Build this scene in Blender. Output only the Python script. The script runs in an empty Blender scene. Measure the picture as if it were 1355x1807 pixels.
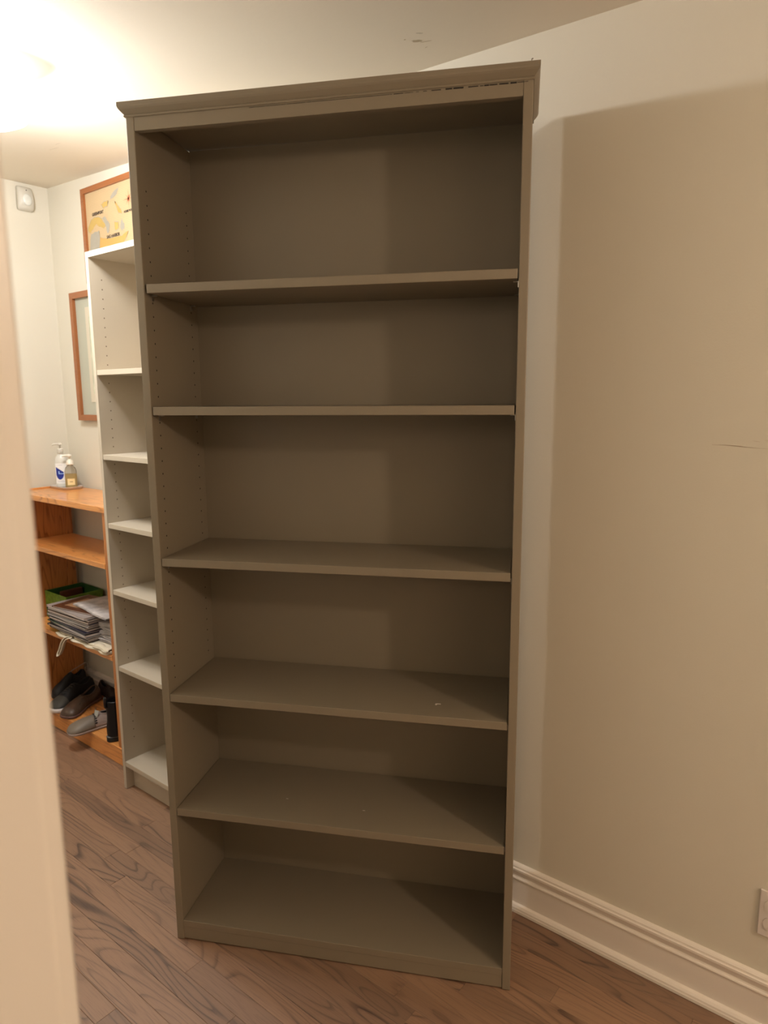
import bpy, bmesh, math, random
from mathutils import Vector, Matrix, noise
random.seed(11)
R = math.radians
sc = bpy.context.scene
col = sc.collection

# ------------------------------------------------------------------ camera
# room frame: x runs along the long wall (wall_back, y = 0), y into it, z up
A = 0.4743                                   # turn of the big bookcase against the wall
cam_d = bpy.data.cameras.new('camera')
cam = bpy.data.objects.new('camera', cam_d)
col.objects.link(cam)
yaw, pit, rol = -0.1991, -0.1652, -0.0071
cy, sy, cp, sp = math.cos(yaw), math.sin(yaw), math.cos(pit), math.sin(pit)
fwd = Vector((sy*cp, cy*cp, sp)); rt = Vector((cy, -sy, 0)); up = rt.cross(fwd)
rt, up = rt*math.cos(rol)+up*math.sin(rol), -rt*math.sin(rol)+up*math.cos(rol)
M = Matrix((rt, up, -fwd)).transposed().to_4x4()
cam.matrix_world = Matrix.Translation((0.852, -1.665, 1.4898)) @ Matrix.Rotation(A, 4, 'Z') @ M
cam_d.sensor_fit = 'HORIZONTAL'
cam_d.sensor_width = 36.0
cam_d.lens = 36.0*1217.77/1355.0
cam_d.clip_start = 0.02
cam_d.dof.use_dof = True
cam_d.dof.focus_distance = 1.85
cam_d.dof.aperture_fstop = 6.0
sc.camera = cam

# ------------------------------------------------------------------ world, lights, exposure
w = bpy.data.worlds.new('world'); sc.world = w; w.use_nodes = True
w.node_tree.nodes['Background'].inputs[0].default_value = (1.0, 0.72, 0.48, 1)
w.node_tree.nodes['Background'].inputs[1].default_value = 0.02
sc.view_settings.view_transform = 'Standard'
sc.view_settings.look = 'None'
sc.view_settings.gamma = 1.0
sc.view_settings.use_curve_mapping = False
sc.view_settings.exposure = 0.0
sc.cycles.max_bounces = 8
sc.cycles.diffuse_bounces = 5

LAMP_Z = 2.40
LAMP = (-1.31, -0.79)                       # ceiling lamp
DOME_POWER = 6.0
BULB = 162.0
d = bpy.data.lights.new('room_lamp_light', 'POINT')   # second lamp of the room, beyond the right edge of the view
d.energy = 51.0; d.color = (1.0, 0.82, 0.66); d.shadow_soft_size = 0.06
o = bpy.data.objects.new('room_lamp_light', d); col.objects.link(o); o.location = (2.48, -0.76, 2.03)
d = bpy.data.lights.new('hall_light', 'POINT')        # lamp of the hall behind the camera
d.energy = 16.0; d.color = (1.0, 0.78, 0.55); d.shadow_soft_size = 0.25
o = bpy.data.objects.new('hall_light', d); col.objects.link(o); o.location = (1.60, -3.0, 2.10)

# ------------------------------------------------------------------ materials
def srgb(r, g, b):
    f = lambda c: ((c/255+0.055)/1.055)**2.4 if c > 10 else c/255/12.92
    return (f(r), f(g), f(b), 1)

def mat(name, c, rough=0.6, metal=0.0, bump=0.0, bscale=60, var=0.0, vscale=4, spec=0.5, coat=0.0, trans=0.0, ior=1.45):
    m = bpy.data.materials.new(name); m.use_nodes = True
    N, L = m.node_tree.nodes, m.node_tree.links
    b = N['Principled BSDF']
    b.inputs['Base Color'].default_value = c
    b.inputs['Roughness'].default_value = rough
    b.inputs['Metallic'].default_value = metal
    b.inputs['Specular IOR Level'].default_value = spec
    b.inputs['Coat Weight'].default_value = coat
    b.inputs['Transmission Weight'].default_value = trans
    b.inputs['IOR'].default_value = ior
    if bump or var:
        tc = N.new('ShaderNodeTexCoord')
    if var:
        n = N.new('ShaderNodeTexNoise'); n.inputs['Scale'].default_value = vscale; n.inputs['Detail'].default_value = 4
        L.new(tc.outputs['Object'], n.inputs['Vector'])
        mx = N.new('ShaderNodeMix'); mx.data_type = 'RGBA'
        L.new(n.outputs['Fac'], mx.inputs[0])
        mx.inputs[6].default_value = tuple(x*(1-var) for x in c[:3])+(1,)
        mx.inputs[7].default_value = tuple(min(1, x*(1+var)) for x in c[:3])+(1,)
        L.new(mx.outputs[2], b.inputs['Base Color'])
    if bump:
        n2 = N.new('ShaderNodeTexNoise'); n2.inputs['Scale'].default_value = bscale; n2.inputs['Detail'].default_value = 3
        L.new(tc.outputs['Object'], n2.inputs['Vector'])
        bp = N.new('ShaderNodeBump'); bp.inputs['Strength'].default_value = bump; bp.inputs['Distance'].default_value = 0.002
        L.new(n2.outputs['Fac'], bp.inputs['Height']); L.new(bp.outputs['Normal'], b.inputs['Normal'])
    return m

def wood(name, light, dark, axis=0, stretch=9.0, lines=26.0, rough=0.4, coat=0.0, dens=0.5, hue=0.12):
    """grain along `axis`; every object gets its own piece of grain and tone"""
    m = bpy.data.materials.new(name); m.use_nodes = True
    N, L = m.node_tree.nodes, m.node_tree.links
    b = N['Principled BSDF']; b.inputs['Roughness'].default_value = rough; b.inputs['Coat Weight'].default_value = coat
    tc = N.new('ShaderNodeTexCoord'); oi = N.new('ShaderNodeObjectInfo')
    mp = N.new('ShaderNodeMapping')
    s = [stretch]*3; s[axis] = 1.0
    mp.inputs['Scale'].default_value = s
    L.new(tc.outputs['Object'], mp.inputs['Vector'])
    ml = N.new('ShaderNodeMath'); ml.operation = 'MULTIPLY'; ml.inputs[1].default_value = 57.0
    L.new(oi.outputs['Random'], ml.inputs[0])
    cb = N.new('ShaderNodeCombineXYZ')
    for i in range(3): L.new(ml.outputs[0], cb.inputs[i])
    L.new(cb.outputs[0], mp.inputs['Location'])
    def nz(scale, detail, rgh=0.5, dist=0.0):
        n = N.new('ShaderNodeTexNoise'); n.inputs['Scale'].default_value = scale; n.inputs['Detail'].default_value = detail
        n.inputs['Roughness'].default_value = rgh; n.inputs['Distortion'].default_value = dist
        L.new(mp.outputs['Vector'], n.inputs['Vector']); return n
    big = nz(1.55, 1.2, 0.4, 0.25)
    mu = N.new('ShaderNodeMath'); mu.operation = 'MULTIPLY'; mu.inputs[1].default_value = lines
    L.new(big.outputs['Fac'], mu.inputs[0])
    fr = N.new('ShaderNodeMath'); fr.operation = 'FRACT'; L.new(mu.outputs[0], fr.inputs[0])
    rp = N.new('ShaderNodeValToRGB'); e = rp.color_ramp.elements
    e[0].position = 0.0; e[0].color = (1, 1, 1, 1); e[1].position = 1.0; e[1].color = (0.55, 0.55, 0.55, 1)
    for p, v in ((0.10, 0.75), (0.26, 0.12), (0.6, 0.0), (0.9, 0.12)):
        x = rp.color_ramp.elements.new(p); x.color = (v, v, v, 1)
    L.new(fr.outputs[0], rp.inputs[0])
    pores = N.new('ShaderNodeTexNoise'); pores.inputs['Scale'].default_value = 14; pores.inputs['Detail'].default_value = 5
    mp2 = N.new('ShaderNodeMapping'); s2 = [22.0]*3; s2[axis] = 1.0; mp2.inputs['Scale'].default_value = s2
    L.new(tc.outputs['Object'], mp2.inputs['Vector']); L.new(cb.outputs[0], mp2.inputs['Location']); L.new(mp2.outputs[0], pores.inputs['Vector'])
    fade = nz(0.9, 2)                                            # where the figure is strong or faint
    fr2 = N.new('ShaderNodeMapRange'); fr2.inputs[1].default_value = 0.40; fr2.inputs[2].default_value = 0.62
    fr2.inputs[3].default_value = dens*0.18; fr2.inputs[4].default_value = dens
    L.new(fade.outputs['Fac'], fr2.inputs[0])
    m1 = N.new('ShaderNodeMath'); m1.operation = 'MULTIPLY'; L.new(rp.outputs[0], m1.inputs[0]); L.new(fr2.outputs[0], m1.inputs[1])
    pr = N.new('ShaderNodeMapRange'); pr.inputs[1].default_value = 0.5; pr.inputs[2].default_value = 0.75; pr.inputs[3].default_value = 0; pr.inputs[4].default_value = 0.35
    L.new(pores.outputs['Fac'], pr.inputs[0])
    ad = N.new('ShaderNodeMath'); ad.operation = 'ADD'; ad.use_clamp = True; L.new(m1.outputs[0], ad.inputs[0]); L.new(pr.outputs[0], ad.inputs[1])
    mx = N.new('ShaderNodeMix'); mx.data_type = 'RGBA'; mx.inputs[6].default_value = light; mx.inputs[7].default_value = dark
    L.new(ad.outputs[0], mx.inputs[0])
    hs = N.new('ShaderNodeHueSaturation')
    v1 = N.new('ShaderNodeMapRange'); v1.inputs[3].default_value = 1-hue; v1.inputs[4].default_value = 1+hue
    L.new(oi.outputs['Random'], v1.inputs[0]); L.new(v1.outputs[0], hs.inputs['Value']); L.new(mx.outputs[2], hs.inputs['Color'])
    L.new(hs.outputs[0], b.inputs['Base Color'])
    bp = N.new('ShaderNodeBump'); bp.inputs['Strength'].default_value = 0.25; bp.inputs['Distance'].default_value = 0.0006; bp.invert = True
    L.new(ad.outputs[0], bp.inputs['Height']); L.new(bp.outputs['Normal'], b.inputs['Normal'])
    return m

WALLC = (0.68, 0.64, 0.545, 1)
m_wall = mat('wall_paint', WALLC, 0.55, bump=0.12, bscale=260, spec=0.35)
m_ceil = mat('ceiling_paint', (0.79, 0.725, 0.62, 1), 0.8, bump=0.1, bscale=90, var=0.03, vscale=2)
m_trim = mat('white_trim_paint', (0.80, 0.74, 0.67, 1), 0.32, bump=0.06, bscale=40)
m_case = mat('greige_bookcase_paint', (0.228, 0.186, 0.131, 1), 0.42, bump=0.10, bscale=120, var=0.03, vscale=6)
m_case2 = mat('cream_grey_bookcase_paint', (0.53, 0.46, 0.36, 1), 0.42, bump=0.06, bscale=120)
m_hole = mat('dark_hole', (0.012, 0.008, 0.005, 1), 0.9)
m_floor = wood('oak_floor', (0.275, 0.152, 0.085, 1), (0.060, 0.023, 0.009, 1), 0, 6.5, 15.0, 0.56, 0.0, 0.95, 0.2)
b_ = m_floor.node_tree.nodes['Principled BSDF']; b_.inputs['Specular IOR Level'].default_value = 1.0
b_.inputs['Coat Weight'].default_value = 0.35; b_.inputs['Coat Roughness'].default_value = 0.45
m_sub = mat('floor_base', (0.05, 0.028, 0.016, 1), 0.8)
m_pine = wood('orange_pine', (0.76, 0.33, 0.095, 1), (0.27, 0.072, 0.013, 1), 0, 10, 14, 0.28, 0.2, 0.85, 0.06)
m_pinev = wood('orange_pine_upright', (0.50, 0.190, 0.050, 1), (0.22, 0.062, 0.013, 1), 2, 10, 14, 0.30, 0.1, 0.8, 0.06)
m_frame = wood('cherry_frame', (0.33, 0.115, 0.035, 1), (0.20, 0.055, 0.018, 1), 0, 14, 10, 0.35, 0.1, 0.4, 0.04)
m_plast = mat('white_plastic', (0.60, 0.57, 0.50, 1), 0.35)
m_plast2 = mat('outlet_plastic', (0.70, 0.64, 0.60, 1), 0.3)
m_metal = mat('steel_pin', (0.55, 0.53, 0.50, 1), 0.3, 1.0)
m_pearl = mat('lotion_bottle_plastic', (0.66, 0.65, 0.60, 1), 0.25)
m_blue = mat('blue_print', (0.012, 0.03, 0.26, 1), 0.35)
m_label = mat('white_label', (0.85, 0.85, 0.84, 1), 0.4)
m_clear = mat('clear_plastic', (0.97, 0.96, 0.93, 1), 0.06, trans=0.95, ior=1.3)
m_soap = mat('amber_soap', (0.85, 0.60, 0.20, 1), 0.15, trans=0.5, ior=1.33)
m_glass = mat('picture_glass', (1, 1, 1, 1), 0.02, trans=1.0, ior=1.45)

# ------------------------------------------------------------------ mesh helpers
def finish(name, bm, m, parent=None, smooth=False, loc=None):
    bmesh.ops.recalc_face_normals(bm, faces=bm.faces)
    me = bpy.data.meshes.new(name); bm.to_mesh(me); bm.free()
    for x in (m if isinstance(m, (list, tuple)) else [m]): me.materials.append(x)
    if smooth:
        me.polygons.foreach_set('use_smooth', [True]*len(me.polygons))
    ob = bpy.data.objects.new(name, me); col.objects.link(ob)
    if parent: ob.parent = parent
    if loc: ob.location = loc
    return ob

def tag(ob, label=None, cat=None, group=None, kind=None):
    if label: ob['label'] = label
    if cat: ob['category'] = cat
    if group: ob['group'] = group
    if kind: ob['kind'] = kind
    return ob

def thing(name, label, cat, loc=(0, 0, 0), rz=0.0, group=None):
    ob = bpy.data.objects.new(name, None); col.objects.link(ob)
    ob.empty_display_size = 0.05
    ob.location = loc; ob.rotation_euler = (0, 0, rz)
    return tag(ob, label, cat, group)

def add_box(bm, x0, x1, y0, y1, z0, z1, bev=0.0, seg=2, mi=0, M4=None):
    vs = [bm.verts.new((x, y, z)) for x in (x0, x1) for y in (y0, y1) for z in (z0, z1)]
    fs = [bm.faces.new([vs[i] for i in q]) for q in ((0, 1, 3, 2), (4, 6, 7, 5), (0, 4, 5, 1), (2, 3, 7, 6), (0, 2, 6, 4), (1, 5, 7, 3))]
    for f in fs: f.material_index = mi
    if bev:
        es = list({e for f in fs for e in f.edges})
        r = bmesh.ops.bevel(bm, geom=es, offset=bev, segments=seg, profile=0.5, affect='EDGES')
        vs = list({v for f in r['faces'] for v in f.verts} | {v for v in vs if v.is_valid})
        for f in r['faces']: f.material_index = mi
    if M4 is not None:
        for v in vs:
            if v.is_valid: v.co = M4 @ v.co
    return vs

def box(name, x0, x1, y0, y1, z0, z1, m, parent=None, bev=0.0, seg=2, loc=None):
    bm = bmesh.new(); add_box(bm, x0, x1, y0, y1, z0, z1, bev, seg)
    return finish(name, bm, m, parent, loc=loc)

def prism(bm, prof, fn, t0, t1):
    """closed profile [(a, b)] swept from t0 to t1; fn(a, b, t) -> point"""
    a = [bm.verts.new(fn(p[0], p[1], t0)) for p in prof]
    b = [bm.verts.new(fn(p[0], p[1], t1)) for p in prof]
    n = len(prof)
    for i in range(n): bm.faces.new((a[i], a[(i+1) % n], b[(i+1) % n], b[i]))
    bm.faces.new(a); bm.faces.new(b[::-1])

def loft(bm, rings, cap=True, closed=True, mi=0):
    R_ = [[bm.verts.new(p) for p in r] for r in rings]
    n = len(R_[0])
    for a, b in zip(R_, R_[1:]):
        for i in range(n if closed else n-1):
            f = bm.faces.new((a[i], a[(i+1) % n], b[(i+1) % n], b[i])); f.material_index = mi
    if cap:
        for r in (R_[0], R_[-1]):
            f = bm.faces.new(r); f.material_index = mi
    return R_

def circ(r, z, n=24, sx=1.0, sy=1.0, cx=0.0, cy=0.0):
    return [(cx+r*sx*math.cos(2*math.pi*i/n), cy+r*sy*math.sin(2*math.pi*i/n), z) for i in range(n)]

def lathe(name, prof, m, parent=None, n=32, sx=1.0, sy=1.0, loc=None, cap=True):
    bm = bmesh.new(); loft(bm, [circ(max(r, 1e-5), z, n, sx, sy) for r, z in prof], cap)
    return finish(name, bm, m, parent, True, loc)

def tube(name, pts, rad, m, parent=None, n=8, flat=1.0, loc=None):
    bm = bmesh.new(); P = [Vector(p) for p in pts]; rings = []
    for i, p in enumerate(P):
        t = (P[min(i+1, len(P)-1)]-P[max(i-1, 0)]).normalized()
        a = t.cross(Vector((0, 0, 1)));  a = a if a.length > 1e-3 else Vector((1, 0, 0))
        a.normalize(); b = a.cross(t)
        r = rad[i] if isinstance(rad, (list, tuple)) else rad
        rings.append([p+a*r*math.cos(2*math.pi*k/n)+b*r*flat*math.sin(2*math.pi*k/n) for k in range(n)])
    loft(bm, rings); return finish(name, bm, m, parent, True, loc)

def ribbon(name, pts, wv, th, m, parent=None):
    """flat band through pts, width vector wv, thickness th"""
    bm = bmesh.new(); P = [Vector(p) for p in pts]; wv = Vector(wv); rings = []
    for i, p in enumerate(P):
        t = (P[min(i+1, len(P)-1)]-P[max(i-1, 0)]).normalized(); nn = t.cross(wv).normalized()*th/2
        rings.append([p-wv/2-nn, p+wv/2-nn, p+wv/2+nn, p-wv/2+nn])
    loft(bm, rings); return finish(name, bm, m, parent, True)

def struct(ob): ob['kind'] = 'structure'; return ob

# ================================================================== ROOM SHELL
UL, UR = -2.428, 3.6                         # end wall / far right wall
NF = 1.48                                    # room face of the front wall (doorway wall)
NW = 0.13                                    # its thickness
HALL = -3.9
def ceil_z(u): return 2.351-0.0354*u

# floor: dark base slab with one oak board per object
floor = struct(box('floor', UL-0.2, UR+0.2, HALL-0.2, 0.1, -0.06, -0.0155, m_sub))
PW = 0.0565
n0 = 0.6965
joints = {0: [-1.52, -0.556, 0.31], -1: [-1.9, -1.02, 0.12], 4: [-1.75, -1.15, -0.60, 0.2], 1: [-1.25, -0.35, 0.5], 5: [-2.0, -0.9, -0.1]}
k = -13
npl = 0
while True:
    na, nb = n0+PW*k, n0+PW*(k+1)
    if na > 1.60: break
    na = max(na, 0.0)
    if nb - na > 0.01:
        js = joints.get(k)
        if js is None:
            js = []; u = UL+random.uniform(0.2, 0.9)
            while u < 1.5: js.append(u); u += random.uniform(0.45, 1.15)
        js = [UL]+js+([1.0+random.uniform(0, .5)] if js[-1] < .8 else [])+[2.1]
        for a, b in zip(js, js[1:]):
            L_ = b-a-0.0006; W_ = nb-na-0.0005
            bm = bmesh.new(); add_box(bm, -L_/2, L_/2, -W_/2, W_/2, -0.0155, random.uniform(-0.0003, 0.0), 0.0007, 1)
            finish('plank', bm, m_floor, floor, loc=((a+b)/2, -(na+nb)/2, 0)); npl += 1
    k += 1
box('far_boards', 2.1, UR+.1, -1.60, 0, -0.0155, -0.0002, m_floor, floor)
box('hall_boards', UL, UR+.1, HALL, -1.60, -0.0155, -0.0002, m_floor, floor)

# ceiling (slopes a little along the wall, as an old ceiling does)
bm = bmesh.new()
prism(bm, [(UL-.2, ceil_z(UL-.2)), (UR+.2, ceil_z(UR+.2)), (UR+.2, ceil_z(UR+.2)+.1), (UL-.2, ceil_z(UL-.2)+.1)], lambda a, b, t: (a, t, b), 0.1, HALL-.1)
ceiling = struct(finish('ceiling', bm, m_ceil))

wall_back = struct(box('wall_back', UL-.12, UR+.12, 0.0, 0.12, -0.05, 2.60, m_wall))
wall_left = struct(box('wall_left', UL-.12, UL, HALL, 0.0, -0.05, 2.60, m_wall))
wall_right = struct(box('wall_right', UR, UR+.12, HALL, 0.0, -0.05, 2.60, m_wall))
wall_hall = struct(box('wall_hall', UL-.12, UR+.12, HALL-.12, HALL, -0.05, 2.60, m_wall))
DX0, DX1 = 0.414, 1.42                       # clear doorway the camera stands in
bm = bmesh.new()
add_box(bm, UL, DX0-0.02, -NF-NW, -NF, -0.05, 2.60)
add_box(bm, DX1+0.02, UR, -NF-NW, -NF, -0.05, 2.60)
wall_front = struct(finish('wall_front', bm, m_wall))
# jambs lining the doorway and casings round it
tr = struct(box('trim_1', DX0-0.02, DX0, -NF-NW-0.004, -NF+0.002, 0.0, 2.33, m_trim, bev=0.0035))
tag(tr, None, None)
struct(box('trim_2', DX1, DX1+0.02, -NF-NW-0.004, -NF+0.002, 0.0, 2.33, m_trim, bev=0.0035))
def casing(name, x0, x1, yf, s):
    bm = bmesh.new()
    w_ = x1-x0
    prof = [(0, 0), (0, .011), (.004, .014), (.012, .015), (.018, .012), (w_-.02, .017), (w_-.012, .022), (w_-.003, .022), (w_, .019), (w_, 0)]
    prism(bm, prof, lambda a, b, t: ((x1-a) if x0 < 1 else (x0+a), yf+s*b, t), 0.0, 2.32)
    return struct(finish(name, bm, m_trim))
casing('trim_3', DX0-0.085, DX0-0.0015, -NF+0.0, 1)
casing('trim_4', DX1+0.006, DX1+0.085, -NF+0.0, 1)
casing('trim_5', DX0-0.085, DX0-0.0015, -NF-NW, -1)

# baseboard with cap moulding, bead and shoe moulding
BB = [(0, 0), (0.013, 0.0), (0.013, 0.098), (0.0155, 0.099), (0.0165, 0.102), (0.0155, 0.105), (0.012, 0.106), (0.011, 0.110),
      (0.014, 0.120), (0.0165, 0.127), (0.0165, 0.1325), (0.0125, 0.1335), (0.0120, 0.135), (0.0120, 0.139), (0.009, 0.1425), (0.003, 0.1445), (0, 0.1445)]
SH = [(0.0131, 0.0008), (0.0275, 0.0008), (0.0275, 0.009), (0.0262, 0.011), (0.0255, 0.016), (0.021, 0.0215), (0.0131, 0.0235)]
for nm, fn, t0, t1 in (('baseboard_back', lambda a, b, t: (t, -a, b), UL, UR),
                       ('baseboard_left', lambda a, b, t: (UL+a, t, b), -0.0005, -NF)):
    bm = bmesh.new(); prism(bm, BB, fn, t0, t1); bb = struct(finish(nm, bm, m_trim))
    bm = bmesh.new(); prism(bm, SH, fn, t0, t1); finish('shoe_moulding', bm, m_trim, bb)
# small blemishes: scuff on the wall and flaked patch on the ceiling
m_scuff = mat('scuff', (0.36, 0.27, 0.19, 1), 0.8)
m_scuff2 = mat('faint_scuff', (0.52, 0.43, 0.33, 1), 0.8)
def smear(name, pts, m, parent, fn):
    bm = bmesh.new(); up_ = []; lo = []
    for a, b, h in pts:
        up_.append(bm.verts.new(fn(a, b+h/2))); lo.append(bm.verts.new(fn(a, b-h/2)))
    for i in range(len(pts)-1): bm.faces.new((up_[i], up_[i+1], lo[i+1], lo[i]))
    return finish(name, bm, m, parent)
wf = lambda a, b: (a, -0.0004, b)
smear('scuff_mark', [(0.462, 1.3795, .0003), (0.49, 1.3795, .0010), (0.52, 1.378, .0016), (0.532, 1.3765, .0009), (0.56, 1.375, .0004), (0.60, 1.374, .0003)], m_scuff, wall_back, wf)
smear('scuff_mark', [(0.543, 1.391, .0003), (0.552, 1.3895, .0009), (0.558, 1.389, .0003)], m_scuff2, wall_back, wf)
smear('scuff_mark', [(0.566, 1.392, .0003), (0.58, 1.392, .0009), (0.60, 1.391, .0004)], m_scuff2, wall_back, wf)
m_patch = mat('ceiling_stain', (0.50, 0.42, 0.30, 1), 0.9)
m_patch2 = mat('ceiling_flake', (0.62, 0.56, 0.47, 1), 0.9)
def cf(a, b): return (a, b, ceil_z(a)-0.0005)
def blob(name, cx, cy_, rx, ry, m, seed, parent, fn=cf, n=18, rot=0.0):
    rnd = random.Random(seed); bm = bmesh.new(); vs = []
    for i in range(n):
        t = 2*math.pi*i/n; k_ = 0.75+0.5*rnd.random(); x, y = rx*k_*math.cos(t), ry*k_*math.sin(t)
        vs.append(bm.verts.new(fn(cx+x*math.cos(rot)-y*math.sin(rot), cy_+x*math.sin(rot)+y*math.cos(rot))))
    bm.faces.new(vs); return finish(name, bm, m, parent)
blob('paint_flake', -0.250, -0.140, .013, .006, m_patch, 1, ceiling, rot=.5)
blob('paint_flake', -0.270, -0.163, .003, .002, m_patch, 2, ceiling)
blob('paint_flake', -0.222, -0.168, .009, .003, m_patch2, 3, ceiling, rot=.6)
blob('paint_flake', -0.233, -0.125, .016, .0013, m_patch, 4, ceiling, rot=.25)
blob('paint_flake', -0.250, -0.100, .005, .001, m_patch, 7, ceiling, rot=-.2)
for q, (a, b, l) in enumerate(((-1.83, -0.26, .03), (-1.77, -0.28, .025), (-1.86, -0.262, .01))):
    blob('paint_flake', a, b, l*.7, .0014, m_patch2, 20+q, ceiling, rot=.1)

# ================================================================== BIG BOOKCASE
W, T, D = 0.9144, 0.0202, 0.2725
bc = thing('bookcase', 'tall empty greige painted bookcase with crown moulding standing askew in the foreground', 'bookcase', (-0.6712, -0.695, 0.0), A)
def side(x0, name='side_panel'):
    bm = bmesh.new(); add_box(bm, x0, x0+T, 0.0, 0.2765, 0.0015, 2.137, 0.0018, 2); return finish(name, bm, m_case, bc)
side(0.0); side(W-T)
box('back_panel', T, W-T, D, 0.2765, 0.02, 2.138, m_case, bc)
box('top_panel', T, W-T, 0.018, D, 2.139, 2.150, m_case, bc)
box('top_panel', 0.0, W, 0.0, 0.2765, 2.1375, 2.1520, m_case, bc) if False else None
box('fascia', T+.0003, W-T-.0003, 0.0006, 0.018, 2.0952, 2.1372, m_case, bc, bev=0.0008)
box('toe_kick', T+.0004, W-T-.0004, 0.0022, 0.018, 0.0045, 0.0405, m_case, bc, bev=0.0008)
box('bottom_shelf', T+.0002, W-T-.0002, 0.0004, D, 0.0415, 0.0605, m_case, bc, bev=0.0012)
for zt, dx in ((1.7576, .0055), (1.4695, .003), (1.0900, .002), (0.7254, .0015), (0.3991, .0015)):
    s_ = box('shelf', T+dx, W-T-.0030, 0.0008, D-.003, zt-.0206, zt, m_case, bc, bev=0.0011)
    for yy in (0.036, 0.236):
        for sx in (-1, 1):
            bm = bmesh.new()
            x_in = T if sx < 0 else W-T
            px = x_in+(0.006 if sx < 0 else -0.006)
            add_box(bm, px-.006, px+.006, yy-.0045, yy+.0045, zt-.0232, zt-.0208, .0006, 1)
            add_box(bm, x_in+(.0004 if sx < 0 else -.002), x_in+(.002 if sx < 0 else -.0004), yy-.004, yy+.004, zt-.034, zt-.0232)
            finish('shelf_pin', bm, m_metal, bc)
# crown moulding: front run and two returns, mitred
CR = [(0, 2.1245), (.0018, 2.1245), (.0030, 2.1262), (.0030, 2.1285), (.0016, 2.1298), (.0030, 2.1310), (.0062, 2.1345), (.0105, 2.1395), (.0125, 2.1430), (.0132, 2.1462), (.0132, 2.1540), (0, 2.1540)]
bm = bmesh.new()
rings = []
for (bx, by, fx, fy) in ((0, .238, -1, 0), (0, 0, -1, -1), (W, 0, 1, -1), (W, .238, 1, 0)):
    rings.append([(bx+fx*a, by+fy*a, b) for a, b in CR])
loft(bm, rings)
finish('crown_moulding', bm, m_case, bc)
box('top_cap', 0.0, W, 0.0, 0.2765, 2.1385, 2.1535, m_case, bc)
# opened caulk under the crown at right; dark slivers further left paint its shadow
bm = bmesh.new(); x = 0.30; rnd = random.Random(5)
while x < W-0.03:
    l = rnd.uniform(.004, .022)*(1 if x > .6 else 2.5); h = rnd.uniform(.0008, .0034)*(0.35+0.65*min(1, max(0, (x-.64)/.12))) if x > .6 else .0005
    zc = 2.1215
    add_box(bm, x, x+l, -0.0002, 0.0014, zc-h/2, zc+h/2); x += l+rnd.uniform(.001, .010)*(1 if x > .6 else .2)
gap = finish('gap_and_shadow_line', bm, m_hole, bc); gap['kind'] = 'stuff'
# rows of peg holes, 32 mm apart
bm = bmesh.new()
z = 0.758
while z < 1.98:
    for yy in (0.036, 0.236):
        for x_, sg in ((T, 1), (W-T, -1)):
            vs = [bm.verts.new((x_+sg*0.0003, yy+.0024*math.cos(q*math.pi/4), z+.0024*math.sin(q*math.pi/4))) for q in range(8)]
            bm.faces.new(vs)
    z += 0.032
ph = finish('peg_holes', bm, m_hole, bc); ph['kind'] = 'stuff'
# bits of wear: paint flake on the shelf, splinter on the crown
m_flake = mat('pale_flake', (0.62, 0.56, 0.50, 1), 0.6)
bm = bmesh.new()
add_box(bm, 0.7135, 0.7255, 0.0695, 0.0720, 0.7255, 0.7268, .0004, 1); add_box(bm, 0.712, 0.7165, 0.064, 0.0705, 0.7255, 0.7272, .0004, 1)
finish('paint_flake', bm, m_flake, bc)
blob('paint_flake', 0.30, 0.10, .004, .0015, m_flake, 31, bc, fn=lambda a, b: (a, b, 0.3995))
blob('paint_flake', 0.52, 0.085, .004, .0015, m_flake, 32, bc, fn=lambda a, b: (a, b, 0.3995))
bm = bmesh.new(); add_box(bm, 0.9085, 0.9102, -0.0120, -0.0100, 2.1538, 2.1585, .0004, 1)
add_box(bm, 0.9098, 0.9125, -0.0120, -0.0100, 2.1575, 2.1592, .0003, 1)
finish('splinter', bm, m_case, bc)

# ================================================================== NARROW BOOKCASE AGAINST THE WALL
b2 = thing('bookcase', 'narrow pale grey bookcase with seven openings standing against the wall', 'bookcase', (-1.481, -0.368, 0.0))
W2, D2, T2 = 0.42, 0.30, 0.017
box('side_panel', 0, T2, 0, D2, 0.0012, 1.984, m_case2, b2, bev=.0008)
box('side_panel', W2-T2, W2, 0, D2, 0.0012, 1.984, m_case2, b2, bev=.0008)
box('top_panel', T2+.0002, W2-T2-.0002, 0, D2, 1.965, 1.984, m_case2, b2, bev=.0008)
box('back_panel', T2, W2-T2, D2-.006, D2, 0.0, 1.965, m_case2, b2)
box('toe_kick', T2, W2-T2, 0.032, 0.046, 0.0012, 0.095, m_case2, b2)
box('bottom_shelf', T2, W2-T2, 0.001, D2-.006, 0.0955, 0.1145, m_case2, b2, bev=.0008)
for zt in (1.589, 1.2935, 1.0450, 0.7960, 0.5000):
    box('shelf', T2+.0008, W2-T2-.0008, 0.002, D2-.008, zt-.0175, zt, m_case2, b2, bev=.0008)
bm = bmesh.new(); z = 0.2
while z < 1.9:
    for yy in (0.045, 0.255):
        for x_, sg in ((T2, 1), (W2-T2, -1)):
            vs = [bm.verts.new((x_+sg*0.0003, yy+.0024*math.cos(q*math.pi/4), z+.0024*math.sin(q*math.pi/4))) for q in range(8)]
            bm.faces.new(vs)
    z += 0.032
ph = finish('peg_holes', bm, mat('shallow_hole', (0.16, 0.12, 0.085, 1), .8), b2); ph['kind'] = 'stuff'

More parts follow.
